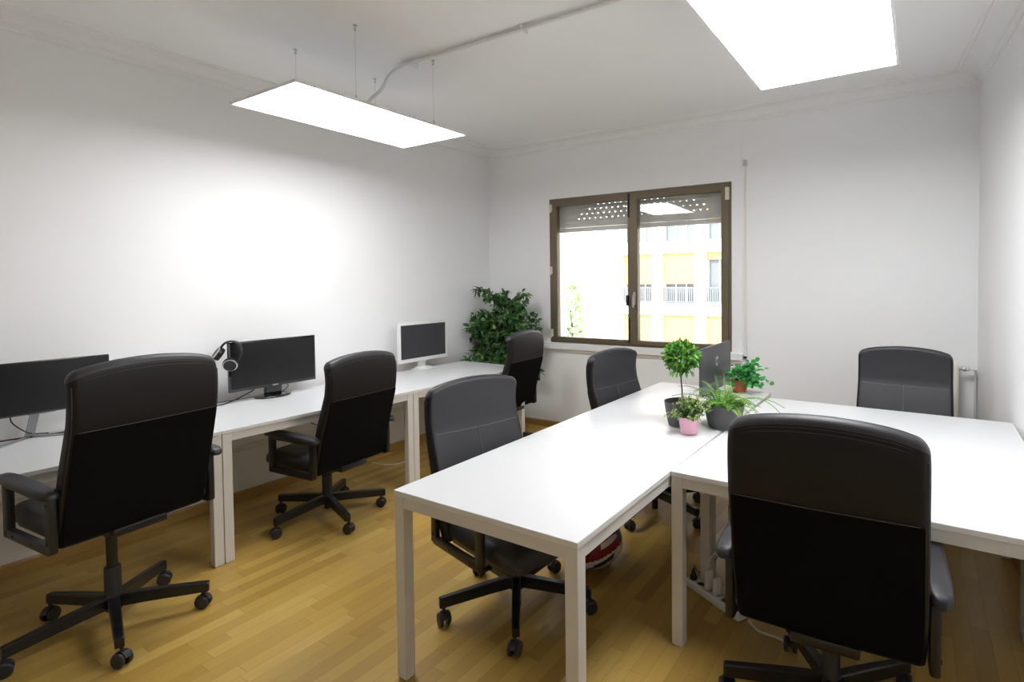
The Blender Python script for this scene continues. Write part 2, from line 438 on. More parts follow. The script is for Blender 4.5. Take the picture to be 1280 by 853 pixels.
# ------------------------------------------------------------------ ceiling lamps and conduit
def lamp(cx, cy, label, pm):
    t = thing('led_panel_lamp', label, 'ceiling lamp', (cx, cy, 2.56), 0, 'hanging light panels')
    hx, hy = .323, .617
    bm = NB()
    w = .012
    bx(bm, -hx, hx, -hy, -hy+w, -.006, .008, .002); bx(bm, -hx, hx, hy-w, hy, -.006, .008, .002)
    bx(bm, -hx, -hx+w, -hy+w, hy-w, -.006, .008, .002); bx(bm, hx-w, hx, -hy+w, hy-w, -.006, .008, .002)
    bx(bm, -hx+w, hx-w, -hy+w, hy-w, .004, .009)
    part('lamp_frame', bm, LAMPF, t)
    bm = NB(); bx(bm, -hx+w, hx-w, -hy+w, hy-w, -.003, .001); part('diffuser', bm, pm, t)
    bm = NB(); bx(bm, -.06, .06, -.15, .15, .009, .035, .004); part('driver_box', bm, WHPL, t)
    for sx in (-.29, .29):
        for y in (-.24, .34):
            bm = NB(); tube(bm, [(sx, y, .008), (sx, y, ZC-2.56-.012)], .0013, 6, False)
            s = part('suspension_wire', bm, CHROME, t)
            bm = NB(); lathe(bm, [(.004, -.03), (.007, -.028), (.007, -.004), (.014, -.002), (.014, 0)], 12, M=T(sx, y, ZC-2.56)); part('ceiling_fixing', bm, CHROME, s, smooth=True); bm = NB(); lathe(bm, [(.008, 0), (.008, .01), (.004, .03)], 10, M=T(sx, y, .008))
            part('wire_fixing', bm, CHROME, s, smooth=True)
    return t
lamp(-2.972, 2.208, 'white light panel on wires at the left, with the conduit bending down to it', PANEL)
lamp(-.405, 2.43, 'larger-looking white light panel cut off by the top edge, above the right tables', PANEL2)
t = thing('cable_conduit', 'white conduit pipe clipped to the ceiling and bending down to the left light panel', 'conduit', (0, 0, 0))
bm = NB(); zc = ZC-.020
tube(bm, [(rightx(2.5)-.02, 2.505, zc), (-1.3, 2.495, zc), (-2.55, 2.47, zc), (-2.78, 2.46, zc), (-2.90, 2.455, zc-.01), (-2.965, 2.43, zc-.06), (-2.985, 2.38, zc-.16), (-2.96, 2.27, 2.70), (-2.965, 2.215, 2.598)], .0115, 10, k=8)
part('pipe', bm, WHPL, t, smooth=True)
for x in (-.2, -1.9, -2.80):
    bm = NB(); bx(bm, x-.009, x+.009, 2.462, 2.506+.018, zc-.016, ZC, .003)
    part('pipe_clip', bm, WHPL, t)

# ------------------------------------------------------------------ desks
DL, DW = 1.2925, .837
def make_table(L, W, label, group):
    """origin at near-left corner on the floor, long side along +y"""
    t = thing('office_table', label, 'table', (0, 0, 0), 0, group)
    g = .0003
    bm = NB(); bx(bm, g, W-g, g, L-g, .719, .74, .0015, 1, mi=0)
    for f in bm.faces:
        if abs(f.normal.z) < .5 and abs(f.calc_center_median().z-.7295) < .012: f.material_index = 1
    part('tabletop', bm, [DESK, EDGE], t)
    s = .048; i = .002
    bm = NB(); zt, zb = .7185, .675
    bx(bm, i+s, W-i-s, i+.004, i+.024, zb, zt); bx(bm, i+s, W-i-s, L-i-.024, L-i-.004, zb, zt)
    bx(bm, i+.004, i+.024, i+s, L-i-s, zb, zt); bx(bm, W-i-.024, W-i-.004, i+s, L-i-s, zb, zt)
    part('apron_frame', bm, FRAMEW, t)
    for x in (i, W-i-s):
        for y in (i, L-i-s):
            bm = NB(); bx(bm, x, x+s, y, y+s, .006, .7185, .002, 1)
            bx(bm, x+.006, x+s-.006, y+.006, y+s-.006, 0, .008)
            part('leg', bm, FRAMEW, t)
    return t
GT = 'white office tables'
XL, Y1, ROTL = -3.2096, 1.467, -.035
left_labels = ['white left-wall desk nearest the camera, behind the largest left chair and its cut-off monitor',
               'white middle desk of the left wall row, carrying the black monitor with headphones',
               'white far desk of the left wall row, carrying the white-framed monitor']
W_L = .805
for i in range(3):
    t = make_table(DL, W_L, left_labels[i], None) if i == 0 else copy_tree(proto)
    if i == 0:
        proto = t
        for ch in [c for c in t.children if c.name.startswith('leg') and sum(v.co.x for v in c.data.vertices)/len(c.data.vertices) < .2]: bpy.data.objects.remove(ch)
    t['label'] = left_labels[i]; t['group'] = 'desks along the left wall'
    b = (i-1)*DL
    ox = XL-b*math.sin(ROTL)-W_L*math.cos(ROTL); oy = Y1+b*math.cos(ROTL)-W_L*math.sin(ROTL)
    t.location = (ox, oy, 0); t.rotation_euler = (0, 0, ROTL)
X1, Yf, Yr, ROTR = -1.7088, 1.3829, 2.1163, -.0146
proto2 = make_table(DL, DW, 'white front table in the middle of the room, its bare end nearest the camera', 'tables pushed together in a T')
proto2.location = (X1, Yf, 0)
t = copy_tree(proto2); t.location = (X1, Yf+DL, 0); t['label'] = 'white table towards the window, carrying the potted plants and the dark computer'
# right tables: long side along x ; rotate -90 about z => near-left corner mapping
R0 = X1+DW+.0004
for k, lb in enumerate(('white table on the right, nearer the camera, behind the large black chair', 'white far right table in front of the chair facing the camera')):
    t = copy_tree(proto2); t['label'] = lb
    # local (x,y) -> world: x' = y_local, y' = W - x_local
    bx_, by_ = R0, Yr+(k+1)*DW
    a = -PI/2+ROTR
    t.rotation_euler = (0, 0, a)
    t.location = (R0-(k+1)*DW*math.sin(ROTR), Yr+(k+1)*DW*math.cos(ROTR), 0)

# ------------------------------------------------------------------ office chair
# rear surface profile of the back (y, z); chair faces +y
BP = [(-.238, .385), (-.262, .46), (-.295, .58), (-.330, .70), (-.362, .80), (-.380, .88), (-.386, .96), (-.384, 1.02), (-.376, 1.052)]
TH = [.050, .062, .070, .074, .072, .062, .058, .060, .060]
HW = [.268, .274, .275, .272, .270, .269, .269, .269, .268]
def interp(A, z):
    for i in range(len(BP)-1):
        if z <= BP[i+1][1] or i == len(BP)-2:
            t = (z-BP[i][1])/(BP[i+1][1]-BP[i][1]); t = max(0, min(1, t))
            t2 = t
            return A(i)*(1-t2)+A(i+1)*t2
def back_y(z): return interp(lambda i: BP[i][0], z)
def back_t(z): return interp(lambda i: TH[i], z)
def back_w(z): return interp(lambda i: HW[i], z)
def arch(x, w, z):
    s = max(0, min(1, (z-.84)/.20)); s = s*s*(3-2*s)
    return s*(.034*(1-(x/w)**2)-.014*abs(x/w)**9)
def make_chair():
    root = thing('office_chair', 'chair', 'chair')
    # backrest cushion
    bm = NB(); rings = []
    zs = [.385+(.667)*i/30 for i in range(31)]
    def ring(z, shrink, zoff, y0, th, w):
        out = []
        yc = y0+th/2
        for px, py in rrect(w-shrink, th/2-min(shrink, th/2-.004), .026, 6, 14):
            # front face is slightly pillowed sideways, rear slightly bowed
            bow = -.014*(px/w)**2*(-1) if py > 0 else .010*(px/w)**2
            out.append((px, yc+py+bow*.7, z+zoff+arch(px, w, z)))
        return out
    # bottom rounding
    for s, dz in ((.020, -.010), (.008, -.004)):
        rings.append(ring(.385, s, dz, back_y(.385), back_t(.385), back_w(.385)))
    for z in zs: rings.append(ring(z, 0, 0, back_y(z), back_t(z), back_w(z)))
    zt = 1.052
    for k in range(1, 7):
        a = k/6*PI/2
        rings.append(ring(zt, .026*(1-math.cos(a)), .026*math.sin(a), back_y(zt)+.004*k/6, back_t(zt), back_w(zt)))
    loft(bm, rings)
    for f in bm.faces:
        c = f.calc_center_median()
        zz = c.z-arch(c.x, .268, min(c.z, 1.05))
        if zz < 1.042 and c.y < back_y(min(zz, 1.04))+back_t(min(zz, 1.04))*.25: f.material_index = 1
        if abs(c.x) > .258 and zz < 1.042: f.material_index = 1
    back = part('backrest', bm, [LEATHER, SHELL], root, smooth=True)
    # darker fabric panel covering the lower rear
    bm = NB(); rings = []
    for i in range(16):
        z = .392+(.842-.392)*i/15; w = back_w(z)-.014; y = back_y(z)
        rr = []
        for j in range(13):
            px = -w+2*w*j/12; rr.append((px, y+.010*(px/(w+.014))**2*.7-.0035, z))
        for j in range(13):
            px = w-2*w*j/12; rr.append((px, y+.010*(px/(w+.014))**2*.7+.004, z))
        rings.append(rr)
    loft(bm, rings); part('rear_panel', bm, MESHF, back, smooth=True)
    # stitched seams, each a piece of its own
    def seam(pts, r, parent=None, n=6, sm=None):
        b_ = NB(); tube(b_, pts, r, n); return part('seam', b_, sm or mat_seam, parent or back, smooth=True)
    def sideseam(z): return back_w(z)-.0065
    def fy(x, z):
        w = back_w(z); return back_y(z)+back_t(z)+.014*(x/w)**2*.7
    seam([(x/10*.245, fy(x/10*.245, .862)+.0014, .862-.008*(1-(x/10)**2)) for x in range(-10, 11, 2)], .0022)
    seam([(0, fy(0, z)+.0010, z) for z in (.48, .56, .64, .72, .80, .853)], .0020)
    seam([(x/10*.245, back_y(.845)+.010*(x/10)**2*.7-.0042, .846) for x in range(-10, 11, 2)], .0011, n=5)
    for zz in (1.046, 1.034):
        seam([(x/12*.238, back_y(zz)+.010*(x/12)**2*.7-.0002, zz+arch(x/12*.238, .268, zz)) for x in range(-12, 13, 1)], .0011, n=5, sm=LEATHER)
    for sx in (-1, 1):
        seam([(sx*sideseam(z), back_y(z)+.0160, z) for z in (.45, .55, .65, .75, .85, .95, 1.02)], .0020, n=5, sm=LEATHER)
    # seat cushion
    bm = NB(); rings = []
    ys = [-.215, -.20, -.17, -.10, 0, .10, .18, .235, .27, .29, .297]
    ht = [.030, .044, .052, .055, .054, .055, .056, .052, .044, .030, .014]
    zc_ = [.428, .430, .430, .430, .430, .432, .432, .428, .420, .412, .406]
    wd = [.235, .243, .247, .25, .252, .252, .250, .245, .236, .222, .20]
    for y, h, z, w in zip(ys, ht, zc_, wd):
        rings.append([(px, y, z+pz+(.008*(1-(px/w)**2) if pz > 0 else 0)) for px, pz in rrect(w, h*.85, .034, 6, 12)])
    loft(bm, rings); seat = part('seat', bm, LEATHER, root, smooth=True)
    for yy in (-.02, .12):
        seam([(x/10*.215, yy, .430+.0462+.008*(1-(x/10*.215/.252)**2)) for x in range(-10, 11, 2)], .0016, seat, 5)
    # seat pan and tilt mechanism
    bm = NB(); bx(bm, -.225, .225, -.20, .25, .365, .392, .010); bx(bm, -.075, .075, -.13, .12, .325, .37, .012)
    bx(bm, -.10, .10, -.255, -.10, .36, .395, .006)
    mech = part('seat_mechanism', bm, BLKPL, root, smooth=True)
    bm = NB(); tube(bm, [(.06, .03, .345), (.14, .04, .342), (.19, .045, .328)], .006, 8)
    bx(bm, .175, .225, .030, .060, .318, .332, .006); part('lever', bm, BLKPL, mech, smooth=True)
    # armrests: closed loops with a padded top
    for s in (-1, 1):
        bm = NB(); xi, xo = .274, .302
        def B(y0, y1, z0, z1, b=.008):
            a, c = (xi, xo) if s > 0 else (-xo, -xi)
            bx(bm, a, c, y0, y1, z0, z1, b)
        # upper rail follows down to the rear post
        B(-.245, .150, .372, .412); B(.104, .150, .38, .604); B(-.262, -.218, .38, .604); B(-.262, .150, .578, .606)
        arm = part('armrest', bm, BLKPL, root, smooth=True)
        bm = NB(); rings = []
        py = [-.296, -.286, -.262, -.20, -.10, 0, .08, .13, .155, .165]
        pw = [.012, .024, .031, .034, .033, .032, .031, .029, .022, .010]
        pz = [.604, .610, .614, .616, .619, .622, .624, .622, .614, .606]
        ph = [.008, .014, .018, .020, .020, .019, .018, .017, .014, .007]
        for y, w, z, h in zip(py, pw, pz, ph):
            rings.append([(s*.300+qx, y, z+qz) for qx, qz in rrect(w, h, .016, 4)])
        loft(bm, rings); part('arm_pad', bm, PADM, arm, smooth=True)
        for y, z in ((-.24, .42), (-.24, .57), (-.10, .392), (.06, .392)):
            bm = NB(); lathe(bm, [(.007, 0), (.007, .003), (.003, .004)], 10, M=T(s*(xo), y, z) @ RY(s*PI/2)); part('bolt', bm, BLKMT, arm)
    # column
    bm = NB(); lathe(bm, [(.021, 0), (.021, .30)], 20, M=T(0, 0, .06)); part('gas_lift', bm, BLKMT, root, smooth=True)
    bm = NB(); lathe(bm, [(.028, .085), (.034, .088), (.036, .12), (.036, .145), (.031, .155), (.031, .275), (.028, .282), (.022, .283)], 24); part('column_sleeve', bm, BLKPL, root, smooth=True)
    for j in range(5):
        bm = NB(); rings = []
        for x, hw, z0, z1 in ((.025, .020, .098, .150), (.10, .0195, .096, .146), (.20, .0185, .090, .138), (.30, .017, .083, .128), (.355, .0165, .079, .123), (.362, .014, .082, .120)):
            rings.append([(x, hw, z0), (x, hw, z1-.005), (x, hw-.005, z1), (x, -hw+.005, z1), (x, -hw, z1-.005), (x, -hw, z0)])
        loft(bm, rings)
        leg = part('base_leg', bm, BLKMT, root, rot=(0, 0, 2*PI*j/5))
        bm = NB()
        lathe(bm, [(.0075, .05), (.0075, .085)], 10, M=T(.345, 0, 0))
        bx(bm, .328, .352, -.008, .008, .022, .062, .004)
        for s in (-1, 1):
            lathe(bm, [(.010, 0), (.026, .001), (.0305, .005), (.0305, .013), (.026, .018), (.008, .020)], 20, M=T(.345, s*.008, .031) @ RX(-s*PI/2))
        # hood over the wheels
        rings = []
        for i in range(7):
            a = R(20+i*23); rings.append([(.345+.034*math.cos(a), -.010, .031+.034*math.sin(a)), (.345+.034*math.cos(a), .010, .031+.034*math.sin(a)), (.345+.030*math.cos(a), .010, .031+.030*math.sin(a)), (.345+.030*math.cos(a), -.010, .031+.030*math.sin(a))])
        loft(bm, rings)
        # swivel every caster a little differently
        M = T(.345, 0, 0) @ RZ(R((37, 160, -70, 100, -20)[j])) @ T(-.345+.010, 0, 0)
        bmesh.ops.transform(bm, matrix=M, verts=bm.verts)
        part('caster', bm, CAST, leg, smooth=True)
    return root
mat_seam = mat('seam_stitch', (.10, .10, .105), .55)
chair0 = make_chair()
UPPER = {'backrest', 'seat', 'seat_mechanism', 'armrest', 'gas_lift'}
chairs = [
 ((-3.057, .930), 95.945, -14.646, .137, 'large black leather office chair at the left, raised high, hiding part of the cut-off monitor'),
 ((-3.300, 2.139), 95.92, -14.749, -.003, 'black office chair seen from behind at the middle desk of the left wall'),
 ((-3.37, 3.93), 93.0, 22.487, -.012, 'black office chair at the far left desk, in front of the leafy corner tree'),
 ((-1.607, 2.003), -103.635, 19.716, -.057, 'black office chair facing the bare front table, its seamed leather front towards us'),
 ((-1.485, 3.334), -98.666, -19.185, -.048, 'black office chair below the window, left of the potted plants'),
 ((-.251, 2.052), 2.644, 50.84, .027, 'large black office chair in the right foreground, seen from behind'),
 ((-.086, 3.843), 178.177, 10, -.024, 'black office chair at the far right facing the camera, in front of the radiator'),
]
for i, (xy, rot, br, dz, lb) in enumerate(chairs):
    c = chair0 if i == 0 else copy_tree(chair0)
    c.location = (xy[0], xy[1], 0); c.rotation_euler = (0, 0, R(rot)); c['label'] = lb; c['group'] = 'black office chairs on castors'
    j = 0
    for ch in c.children:
        k = ch.name.split('.')[0]
        if k in UPPER: ch.location.z = dz
        if k == 'base_leg': ch.rotation_euler = (0, 0, R(br-rot+72*j)); j += 1

# ------------------------------------------------------------------ monitors on the left desks
ZT = .7405
def screen_panel(t, y0, y1, z0, z1, th, bez, bezb, scr, body, x=0):
    bm = NB(); bx(bm, x-th, x, y0, y1, z0, z1, .004)
    bx(bm, x-th-.022, x-th+.002, y0+(y1-y0)*.2, y1-(y1-y0)*.2, z0+(z1-z0)*.18, z1-(z1-z0)*.2, .010)
    h = part('housing', bm, body, t, smooth=True)
    bm = NB(); bx(bm, x-.001, x+.0012, y0+bez, y1-bez, z0+bezb, z1-bez); part('screen', bm, scr, t)
    return h
# wide black monitor, left edge of the photo
t = thing('monitor', 'wide black monitor at the left edge of the photo, on a silver V-shaped stand', 'monitor', (-3.87, .88, ZT))
screen_panel(t, -.315, .315, .137, .412, .016, .006, .010, SCREEN, GLOSSB)
bm = NB(); loft(bm, [[(x, y+q, z) for x, y in ((-.108, -.018), (-.098, -.018), (-.098, .018), (-.108, .018))] for z, q in ((.004, 0), (.06, .012), (.14, .028))])
bx(bm, -.105, -.016, -.02, .09, .13, .20, .005)
stt = part('stand', bm, STEELD, t, smooth=True)
for ex, ey in ((.035, -.15), (.035, .175)):
    d_ = Vector((ex+.103, ey, 0)); bm = NB(); bx(bm, 0, d_.length, -.013, .013, 0, .007, .002, M=T(-.103, 0, 0) @ RZ(math.atan2(ey, ex+.103))); part('foot', bm, STEELD, stt)
# black monitor with glossy oval foot
t = thing('monitor', 'black monitor with glossy oval foot and headphones on its corner, middle left desk', 'monitor', (-3.865, 2.125, ZT))
h = screen_panel(t, -.307, .307, .076, .412, .018, .012, .020, SCREEN, GLOSSB)
bm = NB()
rings = []
for z, s in ((0, 1), (.006, 1.0), (.012, .95), (.015, .82)):
    rings.append([(-.035+.085*s*math.cos(a), .125*s*math.sin(a), z) for a in [2*PI*i/32 for i in range(32)]])
loft(bm, rings); part('foot', bm, GLOSSB, t, smooth=True)
bm = NB(); bx(bm, -.060, -.012, -.055, .055, .010, .13, .008); part('stand', bm, GLOSSB, t, smooth=True)
bm = NB(); bx(bm, 0, .0022, -.020, .020, .082, .089); o = part('logo', bm, SILVER, t); o['label'] = 'small silver badge'
# white framed monitor
t = thing('monitor', 'small white-framed monitor with grey screen on the far left desk', 'monitor', (-3.87, 3.51, ZT))
screen_panel(t, -.290, .290, .080, .442, .028, .024, .034, SCREENG, WHPL)
bm = NB(); bx(bm, -.085, .055, -.10, .10, 0, .012, .005); bx(bm, -.075, .045, -.055, .055, .008, .024, .006); part('foot', bm, WHPL, t, smooth=True)
bm = NB(); bx(bm, -.055, -.026, -.04, .04, .012, .20, .008); part('stand', bm, WHPL, t, smooth=True)

# headphones hung over the corner of the monitor
t = thing('headphones', 'black over-ear headphones with a silver ring, hung over a monitor corner', 'headphones', (-3.868, 1.822, 1.075))
t.rotation_mode = 'QUATERNION'; t.rotation_quaternion = (RZ(R(30)) @ RY(R(42))).to_quaternion()
pts = []
for i in range(17):
    a = R(-28)+R(236)*i/16
    pts.append((.070*math.cos(a), 0, .020+.078*math.sin(a), a))
bm = NB(); rings = []
for x_, y_, z_, a in pts:
    nx, nz = math.cos(a), math.sin(a); w = .009+.007*max(0, math.sin(a))
    rings.append([(x_+nx*d, y_+e_, z_+nz*d) for d, e_ in ((-.004, -w), (.004, -w), (.006, 0), (.004, w), (-.004, w), (-.007, 0))])
loft(bm, rings); part('headband', bm, BLKPL, t, smooth=True)
for s_, sw in ((1, -58), (-1, 35)):
    Mx = T(s_*.054, -.004, -.040) @ RZ(R(sw)) @ RY(s_*PI/2)
    bm = NB(); lathe(bm, [(.020, -.022), (.042, -.020), (.046, -.006), (.045, .010), (.039, .016), (.02, .018)], 28, M=Mx)
    e_ = part('ear_cup', bm, BLKPL, t, smooth=True)
    bm = NB(); lathe(bm, [(.036, .0165), (.043, .0125), (.0435, .015), (.037, .0195)], 28, M=Mx, cap0=False, cap1=False); part('ring', bm, SILVER, e_, smooth=True)

# cables on and below the left desks
def cable(label, pts, r=.0025, m=None, k=6):
    bm = NB(); tube(bm, pts, r, 6, k=k)
    o = part('cable', bm, m or CABB, None, smooth=True); tag(o, label, 'cable'); return o
z = ZT+.003
cable('black cable bundle lying on the desk behind the middle monitor', [(-3.93, 1.50, z), (-3.92, 1.66, z), (-3.90, 1.78, z), (-3.93, 1.88, z+.01), (-3.94, 1.95, z+.03), (-3.93, 2.02, z+.07), (-3.925, 2.04, .90)], .004)
cable('thin black cable looping up behind the right side of the middle monitor', [(-3.95, 2.18, .86), (-3.94, 2.26, z+.05), (-3.95, 2.20, z+.002), (-3.97, 2.10, z), (-3.99, 1.7, z), (-3.97, 1.46, z)], .0025)
cable('black cable running along the desk under the left-edge monitor', [(-3.99, .55, z+.004), (-3.97, .80, z+.003), (-3.94, .96, z), (-3.93, 1.10, z+.003), (-3.95, 1.34, z), (-3.97, 1.44, z)], .004)
cable('thin black cable hanging from the left-edge monitor to the desk', [(-3.91, .80, .90), (-3.94, .81, .84), (-3.95, .86, .78), (-3.975, .90, z+.012), (-3.99, .96, z)], .003)
cable('tangled black cable hanging under the middle left desk', [(-3.95, 2.35, .66), (-3.97, 2.42, .50), (-3.95, 2.50, .44), (-3.96, 2.56, .52), (-3.96, 2.60, .43), (-3.97, 2.66, .47), (-3.97, 2.70, .60), (-3.96, 2.62, .69)], .0035)
cable('black cable hanging under the far left desk', [(-3.95, 3.05, .69), (-3.98, 3.1, .45), (-4.03, 3.15, .38)], .003)
cable('second black cable hanging under the far left desk', [(-3.93, 3.0, .69), (-3.98, 2.96, .50), (-4.03, 2.9, .38)], .003)
cable('white cable curling on the floor below the far left desk', [(-3.98, 3.45, .38), (-3.98, 3.48, .08), (-3.9, 3.45, .006), (-3.75, 3.25, .006), (-3.72, 3.10, .006), (-3.8, 3.0, .006), (-3.95, 2.98, .006)], .004, CABW)

# ------------------------------------------------------------------ plants
def vlayer(bm): return bm.loops.layers.float_color.get('leafvar') or bm.loops.layers.float_color.new('leafvar')
def leaf(bm, base, d, nrm, L, W, val, curl=.15, shape='oval', fold=.12):
    """pointed leaf from base along d; nrm is approximately its upper side"""
    lay = vlayer(bm)
    d = Vector(d).normalized(); nrm = Vector(nrm); s = d.cross(nrm)
    if s.length < 1e-4: s = d.cross(Vector((.3, .5, .8)))
    s.normalize(); nn = s.cross(d).normalized()
    if shape == 'round': P = ((0, .0), (.12, .62), (.38, 1), (.68, .92), (.92, .5), (1, 0))
    else: P = ((0, .0), (.15, .55), (.4, 1), (.68, .78), (.88, .34), (1, 0))
    L_, C_, R_ = [], [], []
    for t, w in P:
        c = Vector(base)+d*L*t-nn*curl*L*t*t
        C_.append(bm.verts.new(c))
        if w > 0:
            L_.append(bm.verts.new(c+s*W/2*w+nn*fold*W*w)); R_.append(bm.verts.new(c-s*W/2*w+nn*fold*W*w))
        else: L_.append(None); R_.append(None)
    fs = []
    for i in range(len(P)-1):
        for S_, flip in ((L_, 0), (R_, 1)):
            q = [C_[i], S_[i], S_[i+1], C_[i+1]]; q = [v for v in q if v is not None]
            if len(q) >= 3:
                if flip: q = q[::-1]
                fs.append(bm.faces.new(q))
    for f in fs:
        f.smooth = True
        for lp in f.loops: lp[lay] = (val, val, val, 1)
def part_leaf(name, bm, m, parent):
    me = bpy.data.meshes.new(name); bm.to_mesh(me); bm.free(); me.materials.append(m)
    o = bpy.data.objects.new(name, me); COL.objects.link(o); o.parent = parent; return o
def rdir(rn):
    while True:
        v = Vector((rn.uniform(-1, 1), rn.uniform(-1, 1), rn.uniform(-1, 1)))
        if .1 < v.length < 1: return v.normalized()
def pot(t, rb, rt_, h, m, lip=.003, scallop=False, wall=.004):
    bm = NB(); prof_ = [(rb*.85, 0), (rb, .003), (rb+(rt_-rb)*.35, h*.3), (rb+(rt_-rb)*.75, h*.7), (rt_, h), (rt_-wall, h), (rt_-wall-(rt_-rb)*.2, h*.80)]
    n = 48; rings = []
    for i, (r, z) in enumerate(prof_):
        rr = []
        for k in range(n):
            a = 2*PI*k/n; zz = z
            if scallop and i in (4, 5): zz = z-.010*(.5-.5*abs(math.sin(a*7)))*1.3
            rr.append((r*math.cos(a), r*math.sin(a), zz))
        rings.append(rr)
    loft(bm, rings, cap=False); bm.faces.new([bm.verts.new((rb*.85*math.cos(2*PI*k/n), rb*.85*math.sin(2*PI*k/n), 0)) for k in range(n)])
    part('pot', bm, m, t, smooth=True)
    bm = NB(); lathe(bm, [(rt_-wall-(rt_-rb)*.15, h*.82), (rt_*.5, h*.85), (.004, h*.86)], 24); part('soil', bm, SOIL, t, smooth=True)

# topiary ball in a dark grey pot
t = thing('potted_plant', 'little ball-shaped topiary tree on a thin stem in a dark grey pot', 'plant', (-1.10, 2.835, ZT)); rn = random.Random(3)
pot(t, .072, .096, .132, GPOT)
bm = NB(); tube(bm, [(0, 0, .10), (.003, .002, .18), (-.002, 0, .25), (0, .003, .30)], .0042, 8)
for k in range(14):
    d = rdir(rn); d.z = abs(d.z)*.6+.1; d.normalize(); tube(bm, [(0, .003, .27+.004*(k % 5)), Vector((0, 0, .30))+d*.04, Vector((0, 0, .315))+d*.085], .0018, 5, k=3)
part('stem', bm, TWIG, t, smooth=True)
bm = NB(); C0 = Vector((.0, 0, .378))
for k in range(760):
    d = rdir(rn); rr = rn.uniform(.35, 1)**.45*.088; P = C0+Vector((d.x*1.12, d.y*1.12, d.z*.92))*rr
    dd = (d+rdir(rn)*.75+Vector((0, 0, .15))).normalized()
    leaf(bm, P-dd*.01, dd, d+rdir(rn)*.5+Vector((0, 0, .6)), rn.uniform(.026, .044), rn.uniform(.012, .018), min(1, max(0, rn.gauss(.45, .28))), .25)
for k in range(16):
    a = rn.uniform(0, 2*PI); P = C0+Vector((math.cos(a)*.055, math.sin(a)*.055, -.078)); leaf(bm, P, (math.cos(a)*.8, math.sin(a)*.8, -.9), (0, 0, 1), .036, .016, rn.uniform(.4, 1), .2)
part_leaf('foliage', bm, L_TOP, t)

# small bush in a pink pot
t = thing('potted_plant', 'small bushy plant in a pink scallop-edged pot, in front of the grey pots', 'plant', (-1.005, 2.692, ZT)); rn = random.Random(5)
pot(t, .040, .054, .092, PPOT, scallop=True)
bm = NB(); bl = NB()
for k in range(64):
    a = rn.uniform(0, 2*PI); e_ = rn.uniform(.10, 1.45); d = Vector((math.cos(a)*math.cos(e_), math.sin(a)*math.cos(e_), math.sin(e_)))
    L = rn.uniform(.065, .115)*(1+.15*math.cos(e_)); p0 = Vector((rn.uniform(-.025, .025), rn.uniform(-.025, .025), .078)); p1 = p0+d*L*.6+Vector((0, 0, .012)); p2 = p0+d*L+Vector((0, 0, .004))
    tube(bm, [p0, p1, p2], .0012, 4, k=3)
    for j in range(6):
        P = p0.lerp(p2, .35+.13*j)
        for q in range(3):
            dd = (d*.6+rdir(rn)).normalized()
            leaf(bl, P, dd, Vector((0, 0, 1))+rdir(rn)*.5, rn.uniform(.012, .021), rn.uniform(.008, .012), min(1, max(0, .25+.13*j+rn.gauss(0, .22))), .2)
part('stem', bm, TWIG, t, smooth=True); part_leaf('foliage', bl, L_SML, t)

# fern in a round dark grey pot
t = thing('potted_plant', 'spreading fern with feathery fronds in a round dark grey pot', 'plant', (-.885, 2.905, ZT)); rn = random.Random(11)
pot(t, .082, .108, .128, GPOT)
bl = NB(); bm = NB()
def frond(p0, az, elev, L, droop, val, wl=.03):
    d = Vector((math.cos(az)*math.cos(elev), math.sin(az)*math.cos(elev), math.sin(elev))); n_ = 19; pts = []
    P = Vector(p0)
    for i in range(n_+1):
        pts.append(P.copy()); tt = i/n_; dd = d+Vector((0, 0, -droop*tt*1.6)); dd.normalize(); P = P+dd*L/n_
    tube(bm, pts[::3]+[pts[-1]], .0014, 4, k=2)
    for i in range(3, n_):
        tt = i/n_; tg = (pts[i+1]-pts[i-1]).normalized(); s = tg.cross(Vector((0, 0, 1)))
        if s.length < .05: s = Vector((-math.sin(az), math.cos(az), 0))
        s.normalize(); w = wl*math.sin(PI*min(1, tt*.92+.1))**.7
        for sg in (-1, 1):
            leaf(bl, pts[i], s*sg+tg*.35+Vector((0, 0, .12)), s.cross(tg) if s.cross(tg).z > 0 else -s.cross(tg), w, .0050, min(1, max(0, val+rn.gauss(0, .12))), .15)
for k in range(44):
    az = 2*PI*k/44*1.0+rn.uniform(-.15, .15); frond((rn.uniform(-.04, .04), rn.uniform(-.04, .04), .11), az, rn.uniform(.35, 1.25), rn.uniform(.14, .21), rn.uniform(.5, 1.1), rn.uniform(.2, .8), .028)
frond((0.01, 0, .11), R(150), 1.50, .185, .10, .85, .013); frond((-.02, .02, .11), R(140), 1.25, .18, .2, .2, .016)
frond((.03, 0, .115), R(18), .62, .30, .75, .7, .030); frond((.03, .01, .115), R(5), .75, .29, .95, .6, .030)
frond((-.03, .0, .115), R(168), .70, .28, .55, .35, .028); frond((-.03, -.01, .115), R(185), .55, .27, .55, .3, .028)
frond((.03, -.01, .115), R(-20), .8, .24, 1.2, .8, .028)
part('stem', bm, L_FERN, t); part_leaf('foliage', bl, L_FERN, t)

